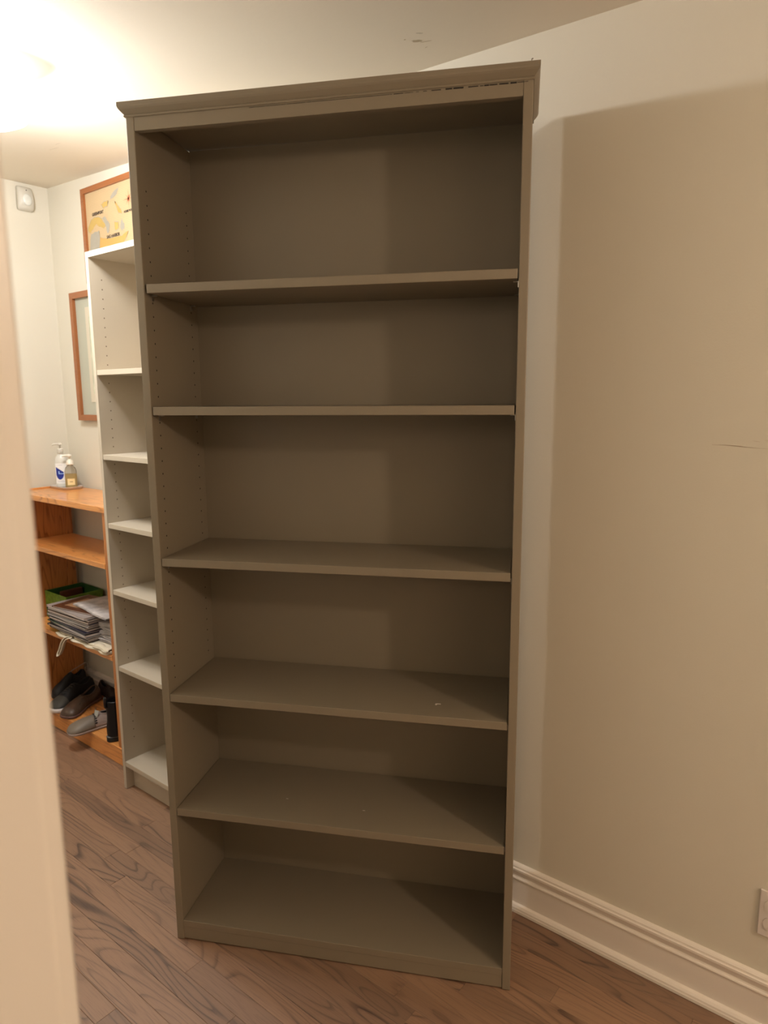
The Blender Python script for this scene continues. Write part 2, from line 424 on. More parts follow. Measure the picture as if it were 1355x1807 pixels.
# ================================================================== WOODEN SHELF UNIT
ws = thing('shelf_unit', 'low orange pine shelf unit with open back in the room corner', 'shelf', (-2.402, -0.286, 0.0))
WW = 0.772; WD = 0.252
for x0, nm in ((0.0, 'l'), (WW-.022, 'r')):
    # end frame: front post, rear post and the thinner board between them
    box('post', x0, x0+.022, 0.002, 0.047, 0.0785, 1.054, m_pinev, ws, bev=.0015)
    box('post', x0, x0+.022, WD-.042, WD, 0.0785, 1.054, m_pinev, ws, bev=.0015)
    box('end_panel', x0+.006, x0+.017, 0.047, WD-.042, 0.0785, 1.054, m_pinev, ws)
box('top_board', -0.012, WW+.012, -0.004, WD+.020, 1.0545, 1.0775, m_pine, ws, bev=.0022)
box('back_lip', -0.012, 0.0, 0.07, WD+.019, 1.0775, 1.0835, m_pine, ws, bev=.001)
for z0, z1 in ((0.828, 0.850), (0.449, 0.4705)):
    box('shelf', .0225, WW-.0225, 0.0, WD-.006, z0, z1, m_pine, ws, bev=.0018)
box('base_board', -0.002, WW+.002, -0.002, WD, 0.060, 0.0780, m_pine, ws, bev=.0018)
box('base_rail', 0.0, WW, 0.0, 0.020, 0.0015, 0.0595, m_pine, ws, bev=.001)
box('base_rail', 0.0, WW, WD-.025, WD-.005, 0.0015, 0.0595, m_pine, ws, bev=.001)

# ================================================================== CEILING LAMP
lz = ceil_z(LAMP[0])
lamp = thing('ceiling_lamp', 'glowing round white glass drum lamp on the ceiling at the left edge', 'lamp', (LAMP[0], LAMP[1], lz-0.0005))
lamp.rotation_euler = (0, math.atan(0.0354), 0)
m_glow = bpy.data.materials.new('lit_glass'); m_glow.use_nodes = True
nt = m_glow.node_tree; nt.nodes.clear()
em = nt.nodes.new('ShaderNodeEmission'); em.inputs[0].default_value = (1.0, 1.0, 1.0, 1); em.inputs[1].default_value = DOME_POWER
ou = nt.nodes.new('ShaderNodeOutputMaterial')
tr_ = nt.nodes.new('ShaderNodeBsdfTransparent'); tr_.inputs[0].default_value = (1, 1, 1, 1)
mg = nt.nodes.new('ShaderNodeMixShader'); mg.inputs[0].default_value = 0.45           # thin glass: part of the bulb's light goes straight through
nt.links.new(tr_.outputs[0], mg.inputs[1]); nt.links.new(em.outputs[0], mg.inputs[2]); nt.links.new(mg.outputs[0], ou.inputs[0])
lathe('light_shield_pan', [(0.06, -0.0006), (0.150, -0.0006), (0.158, -0.044), (0.162, -0.055), (0.158, -0.0570), (0.06, -0.0570)], m_plast, lamp, 48, cap=False)  # unseen pan added inside the drum to shade nearby ceiling from the bulbs
DR = 0.180
lathe('glass_drum', [(DR-.004, -0.0012), (DR, -0.004), (DR, -0.104), (DR-.003, -0.116), (DR-.012, -0.127), (DR-.030, -0.136), (DR-.060, -0.143), (DR-.11, -0.148), (0.004, -0.150)], m_glow, lamp, 48, cap=False)
for bx, by in ((-0.09, 0.08), (0.09, -0.08)):                       # two bulbs inside the glass drum
    lathe('bulb', [(.014, -.0575), (.014, -.066), (.026, -.082), (.030, -.097), (.024, -.112), (.012, -.120), (.001, -.122)], m_plast, lamp, 24, loc=(bx, by, 0))
    d = bpy.data.lights.new('bulb_light', 'POINT'); d.energy = BULB/2; d.color = (1.0, 1.0, 1.0); d.shadow_soft_size = 0.045
    o = bpy.data.objects.new('bulb_light', d); col.objects.link(o); o.location = (LAMP[0]+bx, LAMP[1]+by, lz-0.096)

# ================================================================== MOTION SENSOR
ms = thing('motion_sensor', 'small white motion sensor high on the end wall by the ceiling corner', 'sensor', (UL+0.0005, -0.110, 2.318))
def rbox(name, w_, h0, h1, d0, d1, m, parent, bev, tw=1.0):
    bm = bmesh.new(); add_box(bm, d0, d1, -w_/2, w_/2, h0, h1, bev, 3); return finish(name, bm, m, parent, True)
bm = bmesh.new()
rings = []
for z_, w_, dd in ((0, .026, .012), (.003, .032, .020), (.012, .034, .028), (.035, .034, .036), (.060, .033, .036), (.085, .032, .028), (.098, .031, .018), (.101, .029, .012)):
    rings.append([(0, -w_, z_), (dd*.75, -w_, z_), (dd, -w_*.7, z_), (dd+.002, 0, z_), (dd, w_*.7, z_), (dd*.75, w_, z_), (0, w_, z_)])
loft(bm, rings); finish('housing', bm, m_plast, ms, True)
bm = bmesh.new(); bmesh.ops.create_uvsphere(bm, u_segments=20, v_segments=12, radius=1)
for v in bm.verts: v.co = Vector((0.034+v.co.x*.009, v.co.y*.021, 0.043+v.co.z*.025))
finish('lens', bm, mat('milky_lens', (0.68, 0.69, 0.65, 1), 0.25), ms, True)
bm = bmesh.new(); bmesh.ops.create_uvsphere(bm, u_segments=10, v_segments=6, radius=.0028)
for v in bm.verts: v.co += Vector((0.0295, 0, .083))
finish('indicator', bm, m_hole, ms, True)

# ================================================================== FRAMED MAP
mp = thing('framed_map', 'brown-framed coastal map hanging above the narrow bookcase', 'picture', (-2.106, -0.002, 1.985))
MW, MH, FT = 0.56, 0.385, 0.021
def frame(parent, W_, H_, F_, dep, m):
    # four mitred rails
    for nm, quad in (('frame_rail', [(0, H_), (W_, H_), (W_-F_, H_-F_), (F_, H_-F_)]), ('frame_rail', [(0, 0), (F_, F_), (W_-F_, F_), (W_, 0)]),
                     ('frame_rail', [(0, 0), (0, H_), (F_, H_-F_), (F_, F_)]), ('frame_rail', [(W_, 0), (W_-F_, F_), (W_-F_, H_-F_), (W_, H_)])):
        bm = bmesh.new(); prism(bm, quad, lambda a, b, t: (a, t, b), 0.0, -dep); finish(nm, bm, m, parent)
frame(mp, MW, MH, FT, 0.020, m_frame)
m_paper = mat('cream_map_paper', (0.56, 0.41, 0.235, 1), 0.6, var=0.06, vscale=9)
# faint ruled water lines on the paper
ntp = m_paper.node_tree; b_ = ntp.nodes['Principled BSDF']
tcx = ntp.nodes.new('ShaderNodeTexCoord'); wv = ntp.nodes.new('ShaderNodeTexWave'); wv.bands_direction = 'Z'
wv.inputs['Scale'].default_value = 48; wv.inputs['Distortion'].default_value = 2.5; wv.inputs['Detail'].default_value = 1.0; wv.inputs['Detail Scale'].default_value = 0.4
ntp.links.new(tcx.outputs['Object'], wv.inputs['Vector'])
mxp = ntp.nodes.new('ShaderNodeMix'); mxp.data_type = 'RGBA'; mxp.blend_type = 'MULTIPLY'
mr = ntp.nodes.new('ShaderNodeMapRange'); mr.inputs[1].default_value = .75; mr.inputs[2].default_value = 1.0; mr.inputs[3].default_value = 0; mr.inputs[4].default_value = .45
ntp.links.new(wv.outputs['Fac'], mr.inputs[0]); ntp.links.new(mr.outputs[0], mxp.inputs[0])
src = b_.inputs['Base Color'].links[0].from_socket
ntp.links.new(src, mxp.inputs[6]); mxp.inputs[7].default_value = (0.72, 0.62, 0.55, 1); ntp.links.new(mxp.outputs[2], b_.inputs['Base Color'])
box('map_sheet', FT*.6, MW-FT*.6, -0.010, -0.006, FT*.6, MH-FT*.6, m_paper, mp)
m_land = mat('map_land_yellow', (0.52, 0.355, 0.11, 1), 0.6, var=.1, vscale=30)
m_land2 = mat('map_land_orange', (0.55, 0.33, 0.10, 1), 0.6, var=.08, vscale=30)
m_bay = mat('map_shore_grey', (0.36, 0.33, 0.27, 1), 0.6, var=.1, vscale=50)
m_ink = mat('map_ink', (0.05, 0.035, 0.03, 1), 0.7)
m_red = mat('map_compass_red', (0.50, 0.16, 0.08, 1), 0.6)
OX, OZ = -2.106, 1.985
def mappoly(name, pts, m, lift, grow=0.0, seed=0):
    # wobbly coastline through the given points
    bm = bmesh.new(); out = []; rnd = random.Random(seed); n = len(pts)
    cx = sum(p[0] for p in pts)/n; cz = sum(p[1] for p in pts)/n
    for i in range(n):
        a, b = pts[i], pts[(i+1) % n]
        for q in range(3):
            t = q/3; x, z_ = a[0]+(b[0]-a[0])*t+rnd.uniform(-.0025, .0025), a[1]+(b[1]-a[1])*t+rnd.uniform(-.0025, .0025)
            dx, dz = x-cx, z_-cz; l = math.hypot(dx, dz) or 1
            out.append(bm.verts.new((x+dx/l*grow-OX, -0.010-lift, z_+dz/l*grow-OZ)))
    f = bm.faces.new(out); bmesh.ops.triangulate(bm, faces=[f]); return finish(name, bm, m, mp)
lands = [([(-2.021, 2.247), (-1.99, 2.245), (-1.964, 2.231), (-1.938, 2.199), (-1.955, 2.195), (-1.989, 2.203), (-2.008, 2.22), (-2.038, 2.203), (-2.062, 2.186), (-2.078, 2.206), (-2.051, 2.239)], m_land),
         ([(-1.935, 2.295), (-1.907, 2.295), (-1.917, 2.276), (-1.945, 2.271), (-1.963, 2.289)], m_land),
         ([(-1.889, 2.307), (-1.864, 2.322), (-1.826, 2.333), (-1.831, 2.321), (-1.843, 2.305), (-1.88, 2.299), (-1.891, 2.293)], m_bay),
         ([(-1.856, 2.285), (-1.841, 2.271), (-1.83, 2.255), (-1.818, 2.247), (-1.81, 2.23), (-1.836, 2.233), (-1.851, 2.266)], m_land2),
         ([(-1.813, 2.212), (-1.8, 2.188), (-1.799, 2.17), (-1.819, 2.164), (-1.833, 2.178), (-1.82, 2.207)], m_bay),
         ([(-1.943, 2.238), (-1.924, 2.221), (-1.906, 2.203), (-1.91, 2.178), (-1.928, 2.171), (-1.935, 2.193), (-1.946, 2.216), (-1.96, 2.235)], m_bay),
         ([(-1.988, 2.161), (-1.908, 2.146), (-1.822, 2.146), (-1.774, 2.159), (-1.80, 2.125), (-1.87, 2.06), (-1.92, 2.03), (-2.01, 2.05)], m_land2),
         ([(-2.055, 2.185), (-2.026, 2.189), (-1.991, 2.189), (-1.988, 2.163), (-2.010, 2.08), (-2.075, 2.07), (-2.067, 2.156)], m_bay),
         ([(-1.869, 2.204), (-1.843, 2.203), (-1.84, 2.176), (-1.87, 2.173)], m_land),
         ([(-1.74, 2.20), (-1.68, 2.22), (-1.62, 2.19), (-1.60, 2.12), (-1.66, 2.06), (-1.73, 2.10)], m_land)]
for i, (p, m) in enumerate(lands):
    if m is not m_bay: mappoly('coastline', p, m_bay, .0002+i*.00001, .0028, i)
    mappoly('land', p, m, .0005+i*.00002, 0, i)
def text(name, s, x, z, size, m, parent, y, rx=90, ry=0, font_sp=1.0, squeeze=1.0):
    cu = bpy.data.curves.new(name+'_c', 'FONT'); cu.body = s; cu.size = size; cu.extrude = 0.0002; cu.space_character = font_sp; cu.align_x = 'LEFT'; cu.offset = size*0.02
    t = bpy.data.objects.new(name+'_t', cu); col.objects.link(t)
    bpy.context.view_layer.update()
    me = bpy.data.meshes.new_from_object(t.evaluated_get(bpy.context.evaluated_depsgraph_get()))
    bpy.data.objects.remove(t); me.materials.clear(); me.materials.append(m)
    for v in me.vertices: v.co.x *= squeeze
    ob = bpy.data.objects.new(name, me); col.objects.link(ob); ob.parent = parent; ob.location = (x, y, z); ob.rotation_euler = (R(rx), R(ry), 0)
    return ob
text('lettering', 'GREENPORT', -2.036-OX, 2.253-OZ, 0.0175, m_ink, mp, -0.0113, squeeze=0.90)
text('lettering', 'SAG HARBOR', -1.934-OX, 2.149-OZ, 0.0175, m_ink, mp, -0.0113, squeeze=0.92)
text('lettering', 'HOME PORT', -1.795-OX, 2.228-OZ, 0.0125, m_ink, mp, -0.0113, squeeze=0.95)
bm = bmesh.new()
for q in range(9): add_box(bm, -1.801-OX+q*.018, -1.789-OX+q*.018, -0.0113, -0.0103, 2.106-OZ, 2.109-OZ)
finish('scale_bar', bm, m_ink, mp)
bm = bmesh.new(); cx, cz = -1.757-OX, 2.277-OZ
for q in range(16):
    t = q*math.pi/8; l = 0.040 if q % 4 == 0 else (0.028 if q % 2 == 0 else .014); ww = .0018
    c_, s_ = math.cos(t), math.sin(t)
    vs = [bm.verts.new((cx-s_*ww, -.0112, cz+c_*ww)), bm.verts.new((cx+c_*l, -.0112, cz+s_*l)), bm.verts.new((cx+s_*ww, -.0112, cz-c_*ww))]
    bm.faces.new(vs)
finish('compass_rose', bm, m_red, mp)

# ================================================================== FRAMED PICTURE BELOW
pc = thing('framed_picture', 'reddish-brown framed picture with wide pale mat, half hidden behind the narrow bookcase', 'picture', (-2.264, -0.002, 1.393))
PWd, PHt = 0.44, 0.566
frame(pc, PWd, PHt, 0.026, 0.022, m_frame)
m_mat = mat('grey_green_mat', (0.44, 0.44, 0.36, 1), 0.7)
m_mat2 = mat('cream_mat', (0.60, 0.54, 0.43, 1), 0.7)
box('mat_board', .018, PWd-.018, -0.008, -0.004, .018, PHt-.018, m_mat, pc)
box('inner_mat', .108, PWd-.108, -0.0105, -0.008, .083, PHt-.068, m_mat2, pc)
m_art = mat('faded_print', (0.55, 0.55, 0.42, 1), 0.7, var=.4, vscale=25)
box('print', .135, PWd-.135, -0.0115, -0.0105, .12, PHt-.11, m_art, pc)

# ================================================================== OUTLET
ol = thing('wall_outlet', 'white double wall outlet low on the wall at the right edge', 'outlet', (0.636, -0.0003, 0.244))
box('cover_plate', 0, .070, -0.006, 0, 0, .116, m_plast2, ol, bev=.0022, seg=3)
for z0 in (.020, .064):
    bm = bmesh.new(); vs = []
    for q in range(24):
        t = 2*math.pi*q/24; x, z_ = .0195*math.cos(t), max(-.0145, min(.0145, .0195*math.sin(t))); vs.append((x, z_))
    prism(bm, vs, lambda a, b, t: (.0300+a, t, z0+.0155+b), -0.0058, -0.0078)
    f = finish('receptacle', bm, m_plast2, ol)
    bm = bmesh.new()
    add_box(bm, .0225, .0243, -0.0080, -0.0076, z0+.015, z0+.0235); add_box(bm, .0360, .0376, -0.0080, -0.0076, z0+.0155, z0+.0225)
    add_box(bm, .0275, .0325, -0.0080, -0.0076, z0+.0045, z0+.0095, .0015, 1)
    finish('slots', bm, m_hole, f)
bm = bmesh.new(); loft(bm, [[(.030+.003*math.cos(q*math.pi/6), y_, .058+.003*math.sin(q*math.pi/6)) for q in range(12)] for y_ in (-.0058, -.0070)])
finish('screw', bm, m_metal, ol)

# ================================================================== BOTTLES ON THE WOODEN UNIT
TZ = 1.0778
tray = thing('soap_tray', 'shallow clear tray under the two pump bottles on the pine unit', 'tray', (-2.318, -0.080, TZ), 0.0)
def rr(w_, d_, z, r=.018, n=5):
    pts = []
    for cx, cy_, a0 in ((w_/2-r, d_/2-r, 0), (-w_/2+r, d_/2-r, 90), (-w_/2+r, -d_/2+r, 180), (w_/2-r, -d_/2+r, 270)):
        for q in range(n): t = R(a0+90*q/(n-1)); pts.append((cx+r*math.cos(t), cy_+r*math.sin(t), z))
    return pts
bm = bmesh.new(); loft(bm, [rr(.150, .085, .0004), rr(.158, .093, .010), rr(.162, .097, .0125), rr(.155, .090, .0125), rr(.146, .082, .004)])
finish('dish', bm, mat('frosted_tray', (0.86, 0.78, 0.72, 1), 0.25, trans=.35), tray, True)
def pump(parent, z, m, s=1.0, ang=180, dome=False):
    if dome: lathe('cap', [(.0165*s, z), (.0175*s, z+.002), (.0165*s, z+.006), (.0135*s, z+.018), (.008*s, z+.024), (.0045*s, z+.026)], m, parent, 20)
    else: lathe('cap', [(.0125*s, z), (.0130*s, z+.001), (.0130*s, z+.020), (.011*s, z+.023), (.0045*s, z+.0235)], m, parent, 20)
    zz = z+.0225
    lathe('pump_stem', [(.0038*s, zz), (.0038*s, zz+.014), (.0085*s, zz+.015), (.0095*s, zz+.018), (.009*s, zz+.024), (.004*s, zz+.026)], m, parent, 16)
    c_, s_ = math.cos(R(ang)), math.sin(R(ang))
    tube('nozzle', [(c_*t, s_*t, zz+.021-h) for t, h in ((0, 0), (.012, 0), (.024, .0005), (.030, .003), (.032, .007))], [.0052*s, .0048*s, .0042*s, .0036*s, .003*s], m, parent, 10)
lo = thing('lotion_bottle', 'taller white pump bottle with a blue shield label on the pine unit', 'bottle', (-2.345, -0.082, TZ+.0045), R(48))
lathe('bottle_body', [(.024, 0), (.0285, .003), (.0290, .010), (.0290, .110), (.0275, .126), (.0225, .140), (.015, .150), (.0115, .155), (.0115, .1585)], m_pearl, lo, 36, 1.0, 0.68)
pump(lo, .158, m_plast, 1.0, 195)
# label wrapped on the front: white sheet, blue shield, white stroke
def wrap(name, pts, m, parent, rx, ry, lift):
    bm = bmesh.new(); vs = []
    for x, z_ in pts:
        x = max(-.98*rx, min(.98*rx, x)); vs.append(bm.verts.new((x, -ry*math.sqrt(max(0, 1-(x/rx)**2))-lift, z_)))
    f = bm.faces.new(vs); bmesh.ops.triangulate(bm, faces=[f]); return finish(name, bm, m, parent)
def wrapgrid(name, inside, x0, x1, z0, z1, m, parent, rx, ry, lift, nx=40, nz=44):
    bm = bmesh.new(); V = {}
    def v(i, j):
        if (i, j) not in V:
            x = x0+(x1-x0)*i/nx; z_ = z0+(z1-z0)*j/nz; V[(i, j)] = bm.verts.new((x, -ry*math.sqrt(max(0, 1-(x/rx)**2))-lift, z_))
        return V[(i, j)]
    for i in range(nx):
        for j in range(nz):
            if inside(x0+(x1-x0)*(i+.5)/nx, z0+(z1-z0)*(j+.5)/nz): bm.faces.new((v(i, j), v(i+1, j), v(i+1, j+1), v(i, j+1)))
    return finish(name, bm, m, parent)
RX, RY = .0290, .0290*.68
lb = wrapgrid('label', lambda x, z_: True, -.024, .024, .018, .112, m_label, lo, RX, RY, .0003, 16, 2)
def shield(x, z_, g=0.0):
    u, v = (x+.004)/(.0175+g), (z_-.066)/(.029+g)
    if v > 0.62-0.42*u+(0.04 if g else 0): return False
    return abs(u) < 0.98 and (v > 0 or u*u+v*v < 1)
wrapgrid('shield', lambda x, z_: shield(x, z_, .0), -.024, .016, .034, .098, m_blue, lb, RX, RY, .0007)
m_sky = mat('pale_blue_print', (0.35, 0.55, 0.9, 1), 0.4)
wrapgrid('stroke', lambda x, z_: (-.010 < x < -.005 and .062 < z_ < .076) or (-.010 < x < .013 and .062 < z_ < .0665), -.024, .016, .04, .095, m_sky, lb, RX, RY, .0010)
m_txt = mat('label_text_grey', (0.45, 0.45, 0.5, 1), 0.5)
for zz, a, b in ((.030, -.016, .012), (.025, -.014, .016), (.104, -.012, .010)):
    wrapgrid('print_line', lambda x, z_: True, a, b, zz, zz+.0016, m_txt, lb, RX, RY, .0006, 10, 1)
so = thing('soap_bottle', 'shorter clear pump bottle half full of amber soap on the pine unit', 'bottle', (-2.283, -0.072, TZ+.0045), R(55))
lathe('bottle_body', [(.021, 0), (.0255, .002), (.0262, .008), (.0262, .060), (.0255, .080), (.021, .094), (.0145, .102), (.012, .104), (.012, .108)], m_clear, so, 32, 1.0, .75)
lathe('liquid', [(.020, .0018), (.0240, .004), (.0246, .008), (.0246, .066), (.001, .0662)], m_soap, so, 32, 1.0, .74)
l2 = wrapgrid('label', lambda x, z_: True, -.014, .018, .014, .044, mat('amber_label', (0.85, 0.66, 0.34, 1), .5), so, .0262, .0197, .0003, 12, 2)
wrapgrid('print_line', lambda x, z_: True, -.004, .010, .028, .031, mat('brown_print', (0.32, 0.16, 0.06, 1), .5), l2, .0262, .0197, .0006, 8, 1)
pump(so, .1075, mat('ivory_plastic', (0.82, 0.78, 0.68, 1), .3), 1.0, 190, True)

# ================================================================== GREEN BASKET
SZ = 0.4708
bk = thing('green_box', 'open green box printed with grass blades holding dark gadgets behind the magazines', 'box', (-2.276, -0.106, SZ), 0.0)
m_green = mat('green_grass_print', (0.13, 0.22, 0.022, 1), .5, var=.75, vscale=55)
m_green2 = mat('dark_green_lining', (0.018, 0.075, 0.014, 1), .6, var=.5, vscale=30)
bw, bd, bh = .200, .180, .128
for nm, a in (('side_wall', (-bw/2, bw/2, -bd/2, -bd/2+.004)), ('side_wall', (-bw/2, bw/2, bd/2-.004, bd/2)), ('side_wall', (-bw/2, -bw/2+.004, -bd/2+.004, bd/2-.004)), ('side_wall', (bw/2-.004, bw/2, -bd/2+.004, bd/2-.004))):
    bm = bmesh.new(); add_box(bm, a[0], a[1], a[2], a[3], .003, bh, .0008, 1)
    bm.normal_update()
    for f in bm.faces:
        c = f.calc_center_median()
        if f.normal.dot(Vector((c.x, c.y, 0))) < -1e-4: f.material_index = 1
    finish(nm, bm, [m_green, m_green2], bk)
box('bottom', -bw/2, bw/2, -bd/2, bd/2, 0.0005, .003, m_green2, bk)
m_black = mat('black_gloss', (0.008, 0.007, 0.008, 1), .2)
m_brownitem = mat('brown_leather', (0.11, 0.035, 0.018, 1), .5)
def slab(name, label, cat, loc, rz, size, m, rx=0.0, group=None):
    t = thing(name, label, cat, loc, rz, group); t.rotation_euler = (rx, 0, rz)
    x, y, z = size; box('case', -x/2, x/2, -y/2, y/2, 0, z, m, t, bev=min(x, y, z)*.2, seg=2)
    return t
# contents rest on each other up to just below the rim
slab('storage_tin', 'closed dark tin lying at the bottom of the green box', 'tin', (-2.276, -0.106, SZ+.0033), 0, (.176, .155, .045), m_black)
g1 = slab('gadget', 'flat black gadget with a small grey lens lying on top in the green box', 'gadget', (-2.256, -0.112, SZ+.049), R(12), (.120, .070, .024), m_black)
lathe('lens', [(.010, .0215), (.010, .0245), (.007, .0255), (.001, .0255)], mat('grey_lens', (.22, .2, .22, 1), .2), g1, 16)
slab('wallet', 'brown leather wallet leaning against the left wall of the green box', 'wallet', (-2.345, -0.085, SZ+.049), R(93), (.11, .020, .065), m_brownitem)

# ================================================================== MAGAZINES
covers = [(0.12, 0.045, 0.02), (0.36, 0.32, 0.31), (0.03, 0.02, 0.02), (0.16, 0.09, 0.06), (0.03, 0.028, 0.035), (0.40, 0.37, 0.36), (0.02, 0.017, 0.02),
          (0.16, 0.12, 0.12), (0.02, 0.02, 0.05), (0.01, 0.04, 0.015), (0.28, 0.26, 0.27), (0.02, 0.018, 0.02), (0.20, 0.15, 0.12), (0.045, 0.03, 0.05)]
words = ['brown-covered', 'pale grey', 'black-covered', 'tan-covered', 'charcoal', 'off-white', 'dark', 'mauve-grey', 'navy', 'dark green', 'light grey', 'black', 'beige', 'dark violet']
ords = ['topmost of', 'second from the top of', 'third from the top of', 'fourth from the top of', 'fifth from the top of', 'sixth from the top of', 'seventh from the top of',
        'eighth from the top of', 'seventh from the bottom of', 'sixth from the bottom of', 'fifth from the bottom of', 'fourth from the bottom of', 'third from the bottom of', 'second from the bottom of', 'lowest of']
m_page = mat('magazine_pages', (0.78, 0.72, 0.71, 1), .7, bump=.4, bscale=300)
def mag_mesh(bm, L_, D_, z0, z1, bend, curl, mi=0, nx=14, inset=0.0):
    rings = []
    for i in range(nx+1):
        t = i/nx; x = -L_/2+inset+(L_-2*inset)*t
        zb = bend*math.sin(math.pi*t)+curl*(t**4)
        rings.append([(x, -D_/2+inset, z0+zb), (x, D_/2-inset, z0+zb), (x, D_/2-inset, z1+zb), (x, -D_/2+inset, z1+zb)])
    loft(bm, rings, mi=mi)
NM = 14
zc = SZ+.019
rnd = random.Random(3)
zs = []
for i in range(NM):
    th = rnd.choice([.005, .0065, .008, .0095]); zs.append((zc, th)); zc += th+.0004
for i in range(NM):
    z_, th = zs[i]; idx = NM-1-i
    L_ = rnd.uniform(.315, .335); D_ = rnd.uniform(.185, .200)
    cx = -1.990+rnd.uniform(-.010, .010); cn = .196+rnd.uniform(-.007, .008); rot = R(rnd.uniform(-2.5, 3.5))
    if i == NM-1: L_, D_, cx, cn, rot = .300, .190, -1.965, .180, R(-9)
    if i == 0: L_ = .335; cx = -1.99; rot = R(1)
    c = covers[idx % len(covers)]
    t = thing('magazine', '%s magazine, %s the pile on the pine shelf' % (words[idx % len(words)], ords[idx] if idx < 7 else ords[-1-i-0] if i < 7 else ords[idx]), 'magazine',
              (cx, -cn, z_), -rot, 'magazines piled on the pine shelf')
    mc = mat('magazine_cover_%d' % i, c+(1,), .35, var=.35, vscale=14)
    bend = 0.0
    bm = bmesh.new(); mag_mesh(bm, L_, D_, 0.0, .0010, bend, 0); mag_mesh(bm, L_, D_, th-.0012, th, bend, 0)
    rings = []
    sp_ = [(-L_/2+.0, .0), (-L_/2-.0022, th*.25), (-L_/2-.0026, th*.5), (-L_/2-.0022, th*.75), (-L_/2, th)]
    for y_ in (-D_/2, D_/2): rings.append([(a, y_, b) for a, b in sp_]+[(-L_/2+.0008, y_, th-.0007), (-L_/2+.0008, y_, .0007)])
    loft(bm, rings)
    finish('cover', bm, mc, t)
    bm = bmesh.new(); mag_mesh(bm, L_, D_, .0011, th-.0013, bend, 0, inset=.0022); finish('pages', bm, m_page, t)
    if i in (NM-1, NM-2, NM-4):
        bm = bmesh.new(); add_box(bm, -L_*.36, L_*.30, -D_*.34, D_*.28, th+.00005, th+.0003)
        finish('cover_photo', bm, mat('cover_photo_%d' % i, [(.42, .24, .13, 1), (.5, .4, .35, 1), (.2, .2, .25, 1), (.3, .1, .1, 1)][NM-1-i], .3, var=.7, vscale=12), t)
ztop = zc
# loose curled newspapers over the right end of the pile
for q, (cu, cn, zz, L_, D_, rz, c, lab) in enumerate(((-1.775, .195, SZ+.019+.000, .10, .15, 0, 0, ''),)):
    pass
m_news = mat('newsprint', (0.50, 0.46, 0.45, 1), .85, var=.65, vscale=28)
def newspaper(label, cu, cn, z0, L_, D_, rz, layers, amp, seed):
    t = thing('newspaper', label, 'newspaper', (cu, -cn, z0), rz, 'newspapers lying over the magazines')
    rnd = random.Random(seed)
    for l in range(layers):
        bm = bmesh.new(); nx, ny = 22, 10; g = []
        sh = rnd.uniform(-.008, .008); ph_ = rnd.uniform(0, 1)
        for i in range(nx+1):
            row = []
            for j in range(ny+1):
                s, v = i/nx, j/ny
                z_ = l*.0045+amp*(.5-.5*math.cos(2*math.pi*(s*1.1+ph_*.2)))*(.3+.7*v)*.25+.0015*math.sin(9*s+seed+4*v)+.002
                row.append(((s-.5)*L_+sh, (v-.5)*D_+sh*.5, z_))
            g.append(row)
        top = [[bm.verts.new(p) for p in r] for r in g]; bot = [[bm.verts.new((p[0], p[1], p[2]-.0016)) for p in r] for r in g]
        for i in range(nx):
            for j in range(ny):
                bm.faces.new((top[i][j], top[i+1][j], top[i+1][j+1], top[i][j+1])); bm.faces.new((bot[i][j], bot[i][j+1], bot[i+1][j+1], bot[i+1][j]))
        for j in range(ny):
            bm.faces.new((top[0][j], top[0][j+1], bot[0][j+1], bot[0][j])); bm.faces.new((top[nx][j], bot[nx][j], bot[nx][j+1], top[nx][j+1]))
        for i in range(nx):
            bm.faces.new((top[i][0], bot[i][0], bot[i+1][0], top[i+1][0])); bm.faces.new((top[i][ny], top[i+1][ny], bot[i+1][ny], bot[i][ny]))
        finish('sheet', bm, m_news, t, True)
    return t
zz = SZ+.019
for q, (lab, dx, rz) in enumerate((('lowest newspaper in the small heap right of the magazines', 0, 2), ('second lowest newspaper in the small heap right of the magazines', .004, -2),
                                   ('middle newspaper in the small heap right of the magazines', -.003, 3), ('second highest newspaper in the small heap right of the magazines', .003, -3),
                                   ('highest newspaper in the small heap right of the magazines', 0, 1))):
    newspaper(lab, -1.741+dx, .150, zz, .148, .185, R(rz), 3, .012, 4+q*3); zz += .0172
newspaper('large rumpled newspaper spread over the top of the magazines and reaching back to the wall', -1.860, .150, max(ztop, zz)+.002, .330, .215, R(-6), 2, .020, 5)

# ================================================================== CLOTH TOTE UNDER THE PILE
m_cloth = mat('cream_canvas', (0.72, 0.64, 0.50, 1), .9, bump=.3, bscale=500)
tt = thing('canvas_tote', 'folded cream canvas tote bag squashed under the magazine pile', 'bag', (-1.90, -0.17, SZ))
def cloth(name, x0, x1, y0, y1, zf, th, parent, nx=40, ny=18):
    bm = bmesh.new(); top = []; bot = []
    for i in range(nx+1):
        a, b = [], []
        for j in range(ny+1):
            x, y = x0+(x1-x0)*i/nx, y0+(y1-y0)*j/ny; yy = y+(0.006*math.sin(9*x*6.0) if j == 0 else 0)
            z_ = zf(i/nx, j/ny); a.append(bm.verts.new((x, yy, z_+th))); b.append(bm.verts.new((x, yy, z_)))
        top.append(a); bot.append(b)
    for i in range(nx):
        for j in range(ny):
            bm.faces.new((top[i][j], top[i+1][j], top[i+1][j+1], top[i][j+1])); bm.faces.new((bot[i][j], bot[i][j+1], bot[i+1][j+1], bot[i+1][j]))
    for j in range(ny):
        bm.faces.new((top[0][j], top[0][j+1], bot[0][j+1], bot[0][j])); bm.faces.new((top[nx][j], bot[nx][j], bot[nx][j+1], top[nx][j+1]))
    for i in range(nx):
        bm.faces.new((top[i][0], bot[i][0], bot[i+1][0], top[i+1][0])); bm.faces.new((top[i][ny], top[i+1][ny], bot[i+1][ny], bot[i][ny]))
    return finish(name, bm, m_cloth, parent, True)
